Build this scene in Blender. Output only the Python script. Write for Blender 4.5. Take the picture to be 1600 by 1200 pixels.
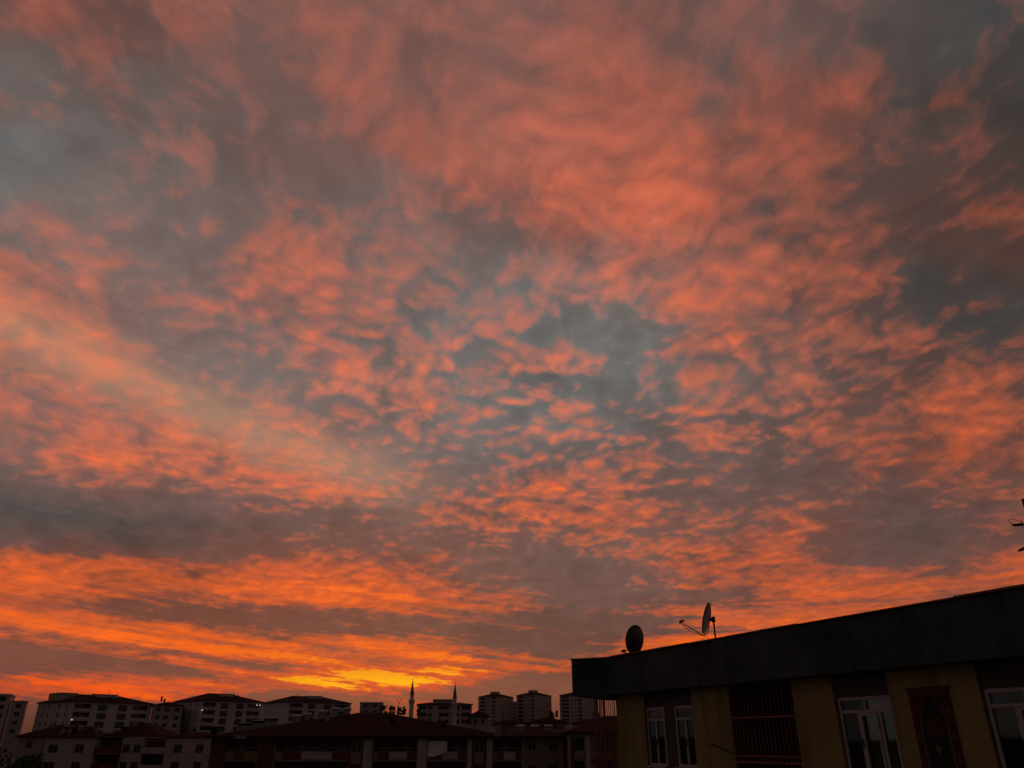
import bpy, bmesh, math, random
from mathutils import Vector, Matrix
R = math.radians
for o in list(bpy.data.objects): bpy.data.objects.remove(o)
scn = bpy.context.scene
EYE = 15.0                                   # eye height above the street
# ---------------------------------------------------------------- camera
cam = bpy.data.cameras.new('camera'); camo = bpy.data.objects.new('camera', cam)
scn.collection.objects.link(camo); scn.camera = camo
camo.location = (0, 0, EYE); camo.rotation_euler = (R(90 + 25.2), 0, 0)
cam.sensor_width = 36; cam.lens = 26.69; cam.clip_end = 20000; cam.clip_start = .05
scn.view_settings.view_transform = 'Standard'; scn.view_settings.look = 'None'
scn.view_settings.exposure = 0; scn.view_settings.gamma = 1
# ---------------------------------------------------------------- world: dusk sky with lit altocumulus
SUN_AZ = -8.0
SKY_EL = [0, 1.2, 2, 2.7, 3.3, 3.9, 4.6, 5.4, 6.2, 7, 7.8, 8.7, 9.7, 10.8, 12, 13.5, 15.5, 17.5, 20, 22.5, 25, 27.5, 30, 33, 36, 39, 42, 45.5, 49, 53]
# cloud cover, veil brightness and warmth over azimuth -46..46 deg, two digits each
SKY = [
'084072 084072 084072 084072 084072 084072 084072 084072 114272 164672 164872 164872 164872 164872 104872 084672 084272 084072 084072 084072 084072 084072 084072 084072 084072',
'155472 155372 145272 145172 145172 145372 175472 195372 205473 255874 336074 355874 225872 305672 185472 175372 195072 194972 194772 204772 204772 214772 224872 224872 234972',
'456272 386172 325972 305872 275972 276272 306272 276272 226374 266675 366877 396674 216372 316172 185972 205872 265772 275572 285372 295172 305272 305272 325372 345472 365472',
'416672 506572 526572 546472 586672 546972 507072 396972 287074 247477 227478 207175 066972 066672 076272 196272 316272 366072 375772 385572 405672 425671 445670 465670 485669',
'186872 216772 246672 346672 466672 567072 537172 537172 537474 517777 437878 227474 027171 026871 106571 266471 396470 456270 465870 475670 485669 485668 485667 485666 485665',
'167072 166972 166872 186872 186872 276972 327072 487072 667173 727475 707575 557272 186969 146669 306368 456268 506368 486267 485867 485666 485666 485665 485663 485662 485661',
'377272 297172 227072 167072 186972 266772 356872 336872 367072 447173 557272 666969 606565 556365 646165 656265 596364 546264 495863 485662 485662 485661 485659 485658 485656',
'587070 497070 427171 367272 357072 466672 566672 676672 716771 676870 656868 616565 436262 386062 565961 686061 686261 616260 545859 485658 485658 485656 485655 485654 485654',
'576868 626969 607070 547070 586871 666471 666472 646472 636470 576567 466464 346161 195858 185858 445758 655857 686257 626256 545955 485654 485654 485654 485654 485653 485652',
'496666 526767 576868 616969 636669 576270 466370 346470 276468 236465 226362 256058 225754 175754 305754 465854 586154 606254 545853 485651 485652 485653 485652 485651 485650',
'576362 526565 486666 526666 456467 346168 266269 226369 216466 306463 376360 396156 345851 245850 295850 415950 516151 546053 525850 535649 485650 485650 485650 485649 485647',
'565949 616257 566464 536565 566266 405866 396166 476367 586465 576462 536358 526253 466048 286046 336045 406046 406049 435950 495748 495645 465647 485649 485648 485545 465441',
'205434 415743 605950 616257 626062 545764 556065 606366 626463 646460 616456 546250 426245 226242 316239 406141 435946 485749 475645 415641 395543 485444 475442 425338 375134',
'004918 065228 235436 395742 445650 495454 465858 536260 546460 566458 546453 466447 346441 196438 316434 436235 485942 505646 425541 265436 285438 425338 385134 345030 354926',
'065818 005017 005021 055228 095337 075243 165746 326150 426250 466349 456446 386442 256437 186434 306431 446232 505937 505639 345435 175232 165131 345030 344926 384824 404824',
'317122 186420 065818 005218 014821 025029 015433 105836 156137 236338 306436 346434 356431 366430 446428 476229 455930 475631 335328 185026 194824 384824 404824 404824 424824',
'488724 488124 377422 276822 266322 256024 226224 306224 266224 346324 406424 466425 566425 596424 546424 456223 405923 415622 335323 264924 384824 424824 444824 484823 484619',
'429924 479424 488724 508224 547824 527624 547824 578024 587722 517521 487420 467218 527018 616818 536617 426217 385918 255619 325321 475023 624824 544722 484619 464315 374210',
'409322 409923 419924 409822 449321 499020 469119 439420 469219 428917 418514 428212 487810 557409 486809 406309 406112 295814 345417 445019 544718 484414 344109 263907 163806',
'487918 468619 419221 429820 429918 369812 359309 369007 358708 508508 558407 518406 418305 467904 417504 367105 516707 396310 285812 255214 354614 314210 153705 103503 083402',
'437413 487316 487918 488718 429317 349111 328806 408501 488200 488100 488200 468500 408800 408500 408200 437801 627204 506608 345811 295013 304412 133806 083402 083200 383200',
'267706 387510 437414 407716 378416 458312 418107 417903 487802 487800 437900 458200 558600 398301 298202 307804 617107 566410 435613 364912 194109 093604 303301 543200 423200',
'087901 187803 307608 257612 277814 307612 487409 517406 507402 467400 437700 408000 408200 248202 248104 387906 587110 556213 535414 454712 394108 303705 403402 343200 223200',
'117109 087604 167802 267507 267411 297212 367011 507010 507107 377204 397403 377602 307802 387804 447807 447610 426712 425914 385215 434612 424209 373806 363402 133200 083200',
'166417 156812 147010 187010 227010 266713 326614 336815 337015 327214 307213 307213 287212 387012 426913 406613 406014 385415 294916 394513 304209 273805 313502 083200 133200',
'166429 156422 126416 166614 186615 226617 336418 386721 387022 337224 327023 316723 326522 466221 575918 645717 625417 545117 504816 514612 384207 183902 213600 143400 093600',
'246440 266234 216227 156222 186420 266421 346522 396725 467026 507228 497027 486927 476727 586526 666225 706024 545822 375420 455017 534612 504406 334202 144102 104002 164000',
'246440 376140 315840 185936 176432 256630 336730 476930 497031 547232 627232 587231 507131 576931 616731 606532 426130 185826 425421 505417 405113 304909 174606 104303 164000',
'306240 385940 265740 246140 266640 317140 367138 407137 397137 427237 507236 497236 457236 477036 496736 436537 346335 286231 366227 396323 345818 295313 224707 104505 134202',
'386140 315840 245840 246340 286840 337240 387240 387240 347240 357240 397240 407240 407240 407040 396840 356640 326438 326434 346430 396425 366020 315515 265010 174606 094303',
]

W = bpy.data.worlds.new('World'); scn.world = W; W.use_nodes = True
nt = W.node_tree; nt.nodes.clear()
def N(t, **k):
    n = nt.nodes.new(t)
    for a, v in k.items(): setattr(n, a, v)
    return n
def put(s, v):
    if isinstance(v, bpy.types.NodeSocket): nt.links.new(v, s)
    else: s.default_value = v
def M(op, *a, clamp=False):
    n = N('ShaderNodeMath', operation=op, use_clamp=clamp)
    for i, v in enumerate(a): put(n.inputs[i], v)
    return n.outputs[0]
def V(op, *a):
    n = N('ShaderNodeVectorMath', operation=op)
    for i, v in enumerate(a):
        if op == 'SCALE' and i == 1: put(n.inputs['Scale'], v)
        else: put(n.inputs[i], v)
    return n.outputs['Value'] if op in ('DOT_PRODUCT', 'LENGTH') else n.outputs[0]
def mixc(f, a, b):
    n = N('ShaderNodeMix', data_type='RGBA'); put(n.inputs[0], f); put(n.inputs[6], a); put(n.inputs[7], b)
    return n.outputs[2]
def rng(v, a, b, c=0., d=1., t='LINEAR'):
    n = N('ShaderNodeMapRange', interpolation_type=t); n.clamp = True
    for i, q in enumerate((v, a, b, c, d)): put(n.inputs[i], q)
    return n.outputs[0]
def noise(vec, scale, detail=4., rough=.55, dist=0., off=None):
    if off: vec = V('ADD', vec, off)
    n = N('ShaderNodeTexNoise', noise_dimensions='2D' if scale else '3D'); put(n.inputs['Vector'], vec)
    n.inputs['Scale'].default_value = scale; n.inputs['Detail'].default_value = detail
    n.inputs['Roughness'].default_value = rough; n.inputs['Distortion'].default_value = dist
    return n
def lin(r, g, b):
    f = lambda c: (c/12.92 if c <= .04045 else ((c + .055)/1.055)**2.4)
    return (f(r/255), f(g/255), f(b/255), 1)
dirv = N('ShaderNodeTexCoord').outputs['Generated']
dirv = V('NORMALIZE', dirv)
sx = N('ShaderNodeSeparateXYZ'); put(sx.inputs[0], dirv); dx, dy, dz = sx.outputs
zc = M('MAXIMUM', dz, 0.)
az = M('MULTIPLY', M('ARCTAN2', dx, dy), 180/math.pi)
el = M('MULTIPLY', M('ARCSINE', zc), 180/math.pi)
# cloud-deck coordinates: where the line of sight pierces a flat deck (softened for the curved earth)
den = M('ADD', zc, .20)
cx = N('ShaderNodeCombineXYZ'); put(cx.inputs[0], M('DIVIDE', dx, den)); put(cx.inputs[1], M('DIVIDE', dy, den))
P = cx.outputs[0]
# ragged edges: warp the deck coordinates and the drift of the cloud fields
wn = noise(P, 3.2, 3., .55).outputs['Color']
wv = V('SUBTRACT', wn, (.5, .5, .5))
wn2 = noise(P, 13., 2., .5, off=(7.3, 2.1, 0)).outputs['Color']
wv2 = V('SUBTRACT', wn2, (.5, .5, .5))
ws = N('ShaderNodeSeparateXYZ'); put(ws.inputs[0], wv)
ws2 = N('ShaderNodeSeparateXYZ'); put(ws2.inputs[0], wv2)
elk = M('ADD', M('MULTIPLY', M('POWER', el, 1.4), .035), .1)
azw = M('ADD', az, M('ADD', M('MULTIPLY', ws.outputs[0], 9.), M('MULTIPLY', ws2.outputs[0], 4.)))
elw = M('ADD', el, M('MULTIPLY', elk, M('ADD', M('MULTIPLY', ws.outputs[1], 2.2), M('MULTIPLY', ws2.outputs[1], 1.2))))
u = M('DIVIDE', M('ADD', azw, 46.), 92., clamp=True)
field = None
for i, row in enumerate(SKY):
    rp = N('ShaderNodeValToRGB'); cr = rp.color_ramp; cr.interpolation = 'CARDINAL'
    q = row.split(); k = len(q)
    while len(cr.elements) < k: cr.elements.new(.5)
    for j, s in enumerate(q):
        e = cr.elements[j]; e.position = j/(k - 1)
    for j, s in enumerate(q):
        cr.elements[j].color = (int(s[0:2])/80, int(s[2:4])/80, int(s[4:6])/80, 1)
    put(rp.inputs[0], u)
    field = rp.outputs[0] if field is None else mixc(rng(elw, SKY_EL[i-1], SKY_EL[i]), field, rp.outputs[0])
# beyond the surveyed part of the sky the deck goes on with an even, broken cover
away = M('MAXIMUM', rng(M('ABSOLUTE', az), 42., 60., t='SMOOTHSTEP'), rng(el, 50., 62., t='SMOOTHSTEP'))
field = mixc(away, field, (.30, .82, .16, 1))
fs = N('ShaderNodeSeparateColor'); put(fs.inputs[0], field); cov, veil, warm = fs.outputs
# tufted deck relief, drawn out along the wind; lit from the low sun: slope towards the sun is bright
sun_dir = (math.sin(R(SUN_AZ)), math.cos(R(SUN_AZ)))
Pw = V('ADD', P, V('SCALE', wv, .12))
mp = N('ShaderNodeMapping'); put(mp.inputs[0], Pw); mp.inputs['Rotation'].default_value = (0, 0, R(-6)); mp.inputs['Scale'].default_value = (1.05, .92, 1)
def relief(k):
    v = V('ADD', mp.outputs[0], (.003*k, .0125*k, 0)) if k else mp.outputs[0]
    a = noise(v, 10.2, 5., .56).outputs[0]
    vo = N('ShaderNodeTexVoronoi', voronoi_dimensions='2D', feature='F1'); vo.inputs['Scale'].default_value = 21.
    put(vo.inputs['Vector'], V('ADD', v, V('SCALE', wv2, .055)))
    return M('ADD', M('MULTIPLY', a, .75), M('MULTIPLY', M('SUBTRACT', .5, vo.outputs[0]), .21))
# each tuft has a crisp edge towards the sun and a veil of falling ice trailing away from it
h0, h1, h2 = relief(0), relief(1), relief(2.3)
hh = M('SMOOTH_MAX', h0, M('SUBTRACT', h1, .055), .05)
hh = M('SMOOTH_MAX', hh, M('SUBTRACT', h2, .12), .05)
big = noise(Pw, 2.6, 3., .5, off=(3.1, 9.2, 0)).outputs[0]
slope = M('SUBTRACT', h0, h2)
tuft = M('MULTIPLY', M('SUBTRACT', hh, .454), 3.0)
fade = M('MULTIPLY', rng(el, 2., 14., .28, 1.), rng(el, 25., 50., 1., .9))
# the tufts are crispest in the middle of the deck and melt into a smooth veil around it
crisp = M('EXPONENT', M('MULTIPLY', M('ADD', M('POWER', M('DIVIDE', M('SUBTRACT', az, 3.), 20.), 2.), M('POWER', M('DIVIDE', M('SUBTRACT', el, 24.), 12.), 2.)), -1.))
fade = M('MULTIPLY', fade, M('ADD', M('MULTIPLY', crisp, .25), .75))
# higher up and to the sides the tufts merge into ragged masses swept along the wind
mp2 = N('ShaderNodeMapping'); put(mp2.inputs[0], V('ADD', Pw, V('SCALE', wv2, .03))); mp2.inputs['Rotation'].default_value = (0, 0, R(-10)); mp2.inputs['Scale'].default_value = (1.15, .75, 1)
b0 = noise(mp2.outputs[0], 6.4, 6., .60).outputs[0]
b1 = noise(V('ADD', mp2.outputs[0], (.006, .028, 0)), 6.4, 5., .60).outputs[0]
sweep = M('ADD', M('MULTIPLY', M('SUBTRACT', M('SMOOTH_MAX', b0, M('SUBTRACT', b1, .05), .04), .50), 2.9), M('MULTIPLY', M('SUBTRACT', b0, b1), 1.6))
ksw = M('MAXIMUM', rng(el, 24., 40., .15, .85, 'SMOOTHSTEP'), M('MAXIMUM', rng(az, 12., 34., .15, .8, 'SMOOTHSTEP'), rng(az, -10., -34., .15, .75, 'SMOOTHSTEP')))
body = M('ADD', M('MULTIPLY', tuft, M('SUBTRACT', 1., ksw)), M('MULTIPLY', sweep, ksw))
tex = M('MULTIPLY', fade, M('ADD', body, M('ADD', M('MULTIPLY', slope, .9), M('MULTIPLY', M('SUBTRACT', big, .5), 1.1))))
# low down the deck is seen edge-on: long sloping streaks instead of tufts
low = rng(el, 5., 13., 1., 0., 'SMOOTHSTEP')
shear = M('ADD', el, M('MULTIPLY', M('MINIMUM', az, 4.), .115))
sv = N('ShaderNodeCombineXYZ'); put(sv.inputs[0], M('ADD', M('MULTIPLY', az, .035), M('MULTIPLY', ws2.outputs[0], .25))); put(sv.inputs[1], M('ADD', M('MULTIPLY', shear, 1.05), M('MULTIPLY', ws2.outputs[1], .25)))
streak = noise(sv.outputs[0], 1.6, 5., .6).outputs[0]
streak = M('MULTIPLY', M('SUBTRACT', streak, .5), 3.0)
tex = M('ADD', M('MULTIPLY', tex, M('SUBTRACT', 1., M('MULTIPLY', low, .5))), M('MULTIPLY', streak, M('MULTIPLY', low, 1.05)))
f = rng(M('ADD', M('MULTIPLY', M('SUBTRACT', cov, M('ADD', rng(el, 5., 16., .60, .66), M('MULTIPLY', crisp, .06))), rng(el, 9., 20., 2.5, 1.35)), M('ADD', tex, .5)), -.01, 1.16, 0., 1., 'LINEAR')
# colours
sdot = V('DOT_PRODUCT', dirv, (sun_dir[0]*math.cos(R(2)), sun_dir[1]*math.cos(R(2)), math.sin(R(2))))
sang = M('MULTIPLY', M('ARCCOSINE', M('MINIMUM', sdot, .99999)), 180/math.pi)
def ramp(v, stops, interp='LINEAR'):
    rp = N('ShaderNodeValToRGB'); cr = rp.color_ramp; cr.interpolation = interp
    while len(cr.elements) < len(stops): cr.elements.new(.5)
    for e, (q, c) in zip(cr.elements, stops): e.position = q
    for e, (q, c) in zip(cr.elements, stops): e.color = c
    put(rp.inputs[0], v); return rp.outputs[0]
lit = ramp(M('DIVIDE', el, 60.), [(0, lin(205, 62, 34)), (.05, lin(240, 88, 28)), (.10, lin(250, 106, 33)), (.17, lin(240, 102, 42)), (.25, lin(228, 103, 54)), (.40, lin(220, 106, 68)), (.55, lin(204, 100, 70)), (.75, lin(184, 97, 77)), (1, lin(168, 96, 82))])
gold = M('MULTIPLY', rng(sang, 2., 19., 1., 0., 'SMOOTHSTEP'), rng(f, .74, 1.05, 0., .95))
gold = M('MULTIPLY', M('MULTIPLY', gold, rng(el, .8, 2.2)), rng(el, 3.2, 6.0, 1., .08, 'SMOOTHSTEP'))
lit = mixc(gold, lit, lin(255, 192, 26))
fall = rng(sdot, -1., .75, .36, 1., 'SMOOTHSTEP')         # the deck dims away from the sunset
gain = M('MULTIPLY', M('ADD', .38, M('MULTIPLY', veil, .68)), fall)
relf = M('ADD', 1., M('MULTIPLY', fade, M('ADD', M('MULTIPLY', slope, .9), M('MULTIPLY', M('SUBTRACT', big, .5), .8))))
lit = V('SCALE', lit, M('MULTIPLY', relf, M('MINIMUM', gain, 1.05)))
veilc = mixc(warm, lin(104, 111, 110), lin(136, 76, 60))
veilc = V('SCALE', veilc, M('MULTIPLY', M('POWER', veil, 1.5), fall))
sky = N('ShaderNodeTexSky', sky_type='NISHITA'); sky.sun_disc = False
sky.sun_elevation = R(1.0); sky.sun_rotation = R(SUN_AZ); sky.altitude = 600; sky.dust_density = 3.
veilc = V('ADD', veilc, V('SCALE', sky.outputs[0], .003))
# the gaps are mottled too: shaded undersides of the deck
mott = M('ADD', 1., M('MULTIPLY', fade, M('ADD', M('MULTIPLY', M('SUBTRACT', hh, .48), .8), M('MULTIPLY', M('SUBTRACT', b0, .48), .8))))
veilc = V('SCALE', veilc, M('MAXIMUM', mott, .45))
# a pale streak of thin cirrus slanting down the left of the sky towards the sun
sd = M('SUBTRACT', M('ADD', el, M('MULTIPLY', ws2.outputs[1], 2.)), M('ADD', 15.6, M('MULTIPLY', az, -.24)))
cir = M('MULTIPLY', M('EXPONENT', M('MULTIPLY', M('POWER', M('DIVIDE', sd, 1.9), 2.), -1.)), M('MULTIPLY', rng(az, -4., -12.), rng(az, -60., -44., .2, 1.)))
veilc = mixc(M('MULTIPLY', cir, .6), veilc, lin(176, 138, 112)); lit = mixc(M('MULTIPLY', cir, .35), lit, lin(226, 150, 112))
# thin lit haze between the tufts, strongest where the deck is not broken up
thin = M('MULTIPLY', M('MULTIPLY', cov, M('SUBTRACT', 1., M('MULTIPLY', crisp, .75))), .30)
veilc = mixc(M('MULTIPLY', thin, rng(el, 6., 14.)), veilc, lit)
col = mixc(f, veilc, lit)
bg = N('ShaderNodeBackground'); put(bg.inputs[0], col); bg.inputs[1].default_value = 1.0
out = N('ShaderNodeOutputWorld'); put(out.inputs[0], bg.outputs[0])
W.cycles.sampling_method = 'MANUAL'; W.cycles.sample_map_resolution = 512
# the sun has gone behind the deck on the horizon: only a faint red glow is left of it
sl = bpy.data.lights.new('sun', 'SUN'); sl.energy = .06; sl.angle = R(8); sl.color = (1, .35, .12)
so = bpy.data.objects.new('sun', sl); scn.collection.objects.link(so)
so.rotation_euler = Vector((-sun_dir[0]*math.cos(R(1.5)), -sun_dir[1]*math.cos(R(1.5)), -math.sin(R(1.5)))).to_track_quat('-Z', 'Y').to_euler()
so.location = (0, 0, 60)
# ---------------------------------------------------------------- materials
MATS = {}
def mat(name, col, rough=.8, var=.25, scale=3., bump=.0, bscale=40., spec=.3, stain=0., emit=None, metal=0.):
    m = bpy.data.materials.new(name); m.use_nodes = True; t = m.node_tree; ns, lk = t.nodes, t.links
    b = ns['Principled BSDF']; b.inputs['Roughness'].default_value = rough; b.inputs['Metallic'].default_value = metal
    b.inputs['Specular IOR Level'].default_value = spec
    tc = ns.new('ShaderNodeTexCoord')
    n = ns.new('ShaderNodeTexNoise'); n.inputs['Scale'].default_value = scale; n.inputs['Detail'].default_value = 6; n.inputs['Roughness'].default_value = .65
    lk.new(tc.outputs['Object'], n.inputs['Vector'])
    r = ns.new('ShaderNodeMapRange'); r.inputs[1].default_value = .25; r.inputs[2].default_value = .75; r.inputs[3].default_value = 1 - var; r.inputs[4].default_value = 1 + var
    lk.new(n.outputs[0], r.inputs[0]); fac = r.outputs[0]
    if stain:                                   # rain streaks running down the wall
        mp = ns.new('ShaderNodeMapping'); mp.inputs['Scale'].default_value = (2.2, 2.2, .12); lk.new(tc.outputs['Object'], mp.inputs[0])
        n2 = ns.new('ShaderNodeTexNoise'); n2.inputs['Scale'].default_value = 1.5; n2.inputs['Detail'].default_value = 5; lk.new(mp.outputs[0], n2.inputs['Vector'])
        r2 = ns.new('ShaderNodeMapRange'); r2.inputs[1].default_value = .5; r2.inputs[2].default_value = .75; r2.inputs[3].default_value = 1; r2.inputs[4].default_value = 1 - stain
        lk.new(n2.outputs[0], r2.inputs[0]); mu = ns.new('ShaderNodeMath'); mu.operation = 'MULTIPLY'; lk.new(fac, mu.inputs[0]); lk.new(r2.outputs[0], mu.inputs[1]); fac = mu.outputs[0]
    v = ns.new('ShaderNodeVectorMath'); v.operation = 'SCALE'; v.inputs[0].default_value = col; lk.new(fac, v.inputs['Scale'])
    lk.new(v.outputs[0], b.inputs['Base Color'])
    if bump:
        n3 = ns.new('ShaderNodeTexNoise'); n3.inputs['Scale'].default_value = bscale; n3.inputs['Detail'].default_value = 3; lk.new(tc.outputs['Object'], n3.inputs['Vector'])
        bp = ns.new('ShaderNodeBump'); bp.inputs['Strength'].default_value = bump; bp.inputs['Distance'].default_value = .02
        lk.new(n3.outputs[0], bp.inputs['Height']); lk.new(bp.outputs[0], b.inputs['Normal'])
    if emit:
        b.inputs['Emission Color'].default_value = (*emit[0], 1); b.inputs['Emission Strength'].default_value = emit[1]
    MATS[name] = m; return m
def glass(name):
    m = bpy.data.materials.new(name); m.use_nodes = True; t = m.node_tree; ns, lk = t.nodes, t.links; ns.clear()
    o = ns.new('ShaderNodeOutputMaterial'); mx = ns.new('ShaderNodeMixShader'); tr = ns.new('ShaderNodeBsdfTransparent'); gl = ns.new('ShaderNodeBsdfGlossy')
    tr.inputs[0].default_value = (.62, .66, .64, 1); gl.inputs['Roughness'].default_value = .03
    fr = ns.new('ShaderNodeFresnel'); fr.inputs[0].default_value = 1.5
    lk.new(fr.outputs[0], mx.inputs[0]); lk.new(tr.outputs[0], mx.inputs[1]); lk.new(gl.outputs[0], mx.inputs[2]); lk.new(mx.outputs[0], o.inputs[0])
    MATS[name] = m
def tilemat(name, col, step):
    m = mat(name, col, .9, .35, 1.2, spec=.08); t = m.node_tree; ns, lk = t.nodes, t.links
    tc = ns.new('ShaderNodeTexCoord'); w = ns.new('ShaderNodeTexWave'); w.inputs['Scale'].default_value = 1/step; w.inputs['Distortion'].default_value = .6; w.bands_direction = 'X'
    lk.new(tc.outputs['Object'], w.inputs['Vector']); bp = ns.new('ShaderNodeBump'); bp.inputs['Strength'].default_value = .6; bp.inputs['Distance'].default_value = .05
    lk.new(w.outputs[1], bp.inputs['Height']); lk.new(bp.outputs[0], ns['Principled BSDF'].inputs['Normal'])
mat('yellow_stucco', (.222, .184, .085), .9, .34, 1.1, .5, 60, .1, .38)
mat('dark_fascia', (.036, .050, .060), .85, .7, 1.4, 1., 45, .2, .5)
mat('panel_grey', (.055, .042, .045), .8, .25, 2., .2, 40)
mat('coping', (.16, .05, .03), .6, .3, 6)
mat('soffit', (.06, .05, .05), .9)
mat('pvc', (.27, .26, .265), .45, .18, 3., 0, 1, .4)
mat('iron_red', (.17, .065, .055), .6, .4, 12, .2, 80)
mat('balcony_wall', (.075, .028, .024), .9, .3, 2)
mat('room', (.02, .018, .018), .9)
mat('curtain', (.17, .16, .17), .9, .3, 5)
mat('dish_metal', (.045, .045, .043), .5, .2, 6, 0, 1, .4)
mat('dark_metal', (.03, .028, .028), .5, .3, 20, 0, 1, .4)
mat('cable', (.012, .012, .012), .6)
mat('flat_roof', (.08, .07, .065), .95, .3, 1)
mat('white_wall', (.42, .40, .39), .85, .12, .35, 0, 1, .1, .2)
mat('white_wall_b', (.36, .335, .31), .85, .14, .3, 0, 1, .1, .22)
mat('grey_wall', (.30, .28, .27), .85, .14, .3, 0, 1, .1, .2)
mat('tower_wall', (.36, .31, .29), .85, .12, .12, 0, 1, .1, .15)
mat('cream_wall', (.21, .175, .15), .85, .15, .4, 0, 1, .1, .25)
mat('red_paint', (.12, .022, .016), .8, .25, .8)
mat('ochre_panel', (.19, .13, .055), .85, .2, 1)
mat('recess', (.08, .05, .045), .9)
mat('far_glass', (.02, .018, .02), .12, .2, 1, 0, 1, .5)
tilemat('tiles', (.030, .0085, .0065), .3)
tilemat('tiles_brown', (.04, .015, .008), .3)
mat('concrete', (.25, .23, .22), .9, .2, .8, 0, 1, .1, .2)
mat('stone', (.50, .45, .41), .85, .15, .5, 0, 1, .1, .2)
mat('lead', (.10, .10, .11), .6)
mat('tank_white', (.55, .53, .52), .5, .1, 2)
mat('solar', (.012, .014, .02), .25, .2, 3, 0, 1, .5)
mat('tarp', (.60, .62, .63), .8, .1, 2)
mat('bark', (.05, .035, .025), .95, .4, 4, .5, 12)
mat('leaf', (.035, .05, .018), .8, .4, 1.2)
mat('soil', (.07, .06, .05), .95, .4, .02)
mat('hill', (.06, .05, .045), .95, .3, .004)
mat('bulb', (.8, .8, .75), .5, 0, 1, emit=((1, .95, .88), 1.6))
mat('rug_border', (.060, .019, .017), .95, .5, 18, .3, 90)
mat('rug_field', (.012, .016, .014), .95, .4, 14, .3, 90)
mat('rug_red', (.045, .014, .012), .95, .4, 18, .3, 90)
mat('rug_light', (.10, .07, .05), .95, .4, 25, .3, 90)
glass('glass')
# ---------------------------------------------------------------- mesh helpers
COL = scn.collection
class MB:
    def __init__(s, m=None): s.v = []; s.f = []; s.m = m
    def add(s, vs, fs):
        k = len(s.v); s.v += [tuple(s.m @ Vector(p)) if s.m else tuple(p) for p in vs]; s.f += [tuple(i + k for i in f) for f in fs]; return s
    def box(s, x0, x1, y0, y1, z0, z1):
        return s.add([(x, y, z) for z in (z0, z1) for y in (y0, y1) for x in (x0, x1)],
                     [(0, 2, 3, 1), (4, 5, 7, 6), (0, 1, 5, 4), (2, 6, 7, 3), (0, 4, 6, 2), (1, 3, 7, 5)])
    def quad(s, a, b, c, d): return s.add([a, b, c, d], [(0, 1, 2, 3)])
    def prism(s, poly, z0, z1):
        n = len(poly); vs = [(x, y, z0) for x, y in poly] + [(x, y, z1) for x, y in poly]
        return s.add(vs, [tuple(range(n))[::-1], tuple(range(n, 2*n))] + [(i, (i+1) % n, n + (i+1) % n, n + i) for i in range(n)])
    def tube(s, pts, r, n=8, cap=True):
        pts = [Vector(p) for p in pts]; rs = r if isinstance(r, (list, tuple)) else [r]*len(pts); vs = []; fs = []
        up = None
        for i, p in enumerate(pts):
            t = (pts[min(i+1, len(pts)-1)] - pts[max(i-1, 0)]).normalized()
            if up is None: up = t.orthogonal().normalized()
            a = (up - t*up.dot(t)).normalized(); b = t.cross(a); up = a
            for k in range(n):
                q = 2*math.pi*k/n; vs.append(p + (a*math.cos(q) + b*math.sin(q))*rs[i])
        for i in range(len(pts)-1):
            for k in range(n): fs.append((i*n+k, i*n+(k+1) % n, (i+1)*n+(k+1) % n, (i+1)*n+k))
        if cap: fs += [tuple(range(n))[::-1], tuple(range((len(pts)-1)*n, len(pts)*n))]
        return s.add(vs, fs)
    def lathe(s, prof, n=16, c=(0, 0)):
        vs = [(c[0] + r*math.cos(2*math.pi*k/n), c[1] + r*math.sin(2*math.pi*k/n), z) for r, z in prof for k in range(n)]
        fs = [(i*n+k, i*n+(k+1) % n, (i+1)*n+(k+1) % n, (i+1)*n+k) for i in range(len(prof)-1) for k in range(n)]
        return s.add(vs, fs + [tuple(range(n))[::-1], tuple(range((len(prof)-1)*n, len(prof)*n))])
    def mesh(s, name):
        me = bpy.data.meshes.new(name); me.from_pydata(s.v, [], s.f); me.update(); return me
    def build(s, name, material, parent=None, smooth=False):
        o = bpy.data.objects.new(name, s.mesh(name)); o.data.materials.append(MATS[material]); COL.objects.link(o); o.parent = parent
        if smooth:
            for p in o.data.polygons: p.use_smooth = True
        return o
def tag(o, label, cat, group=None, kind=None):
    if label: o['label'] = label
    if cat: o['category'] = cat
    if group: o['group'] = group
    if kind: o['kind'] = kind
    return o
def empty(name, loc, rz=0.):
    o = bpy.data.objects.new(name, None); o.location = loc; o.rotation_euler = (0, 0, rz); o.empty_display_size = .3; COL.objects.link(o); return o
def share(name, me, parent, M_=None):
    o = bpy.data.objects.new(name, me); COL.objects.link(o); o.parent = parent
    if M_ is not None: o.matrix_local = M_
    return o
def dup_tree(o, parent=None):
    c = o.copy(); COL.objects.link(c); c.parent = parent
    for ch in [q for q in bpy.data.objects if q.parent == o]: dup_tree(ch, c)
    return c
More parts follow.
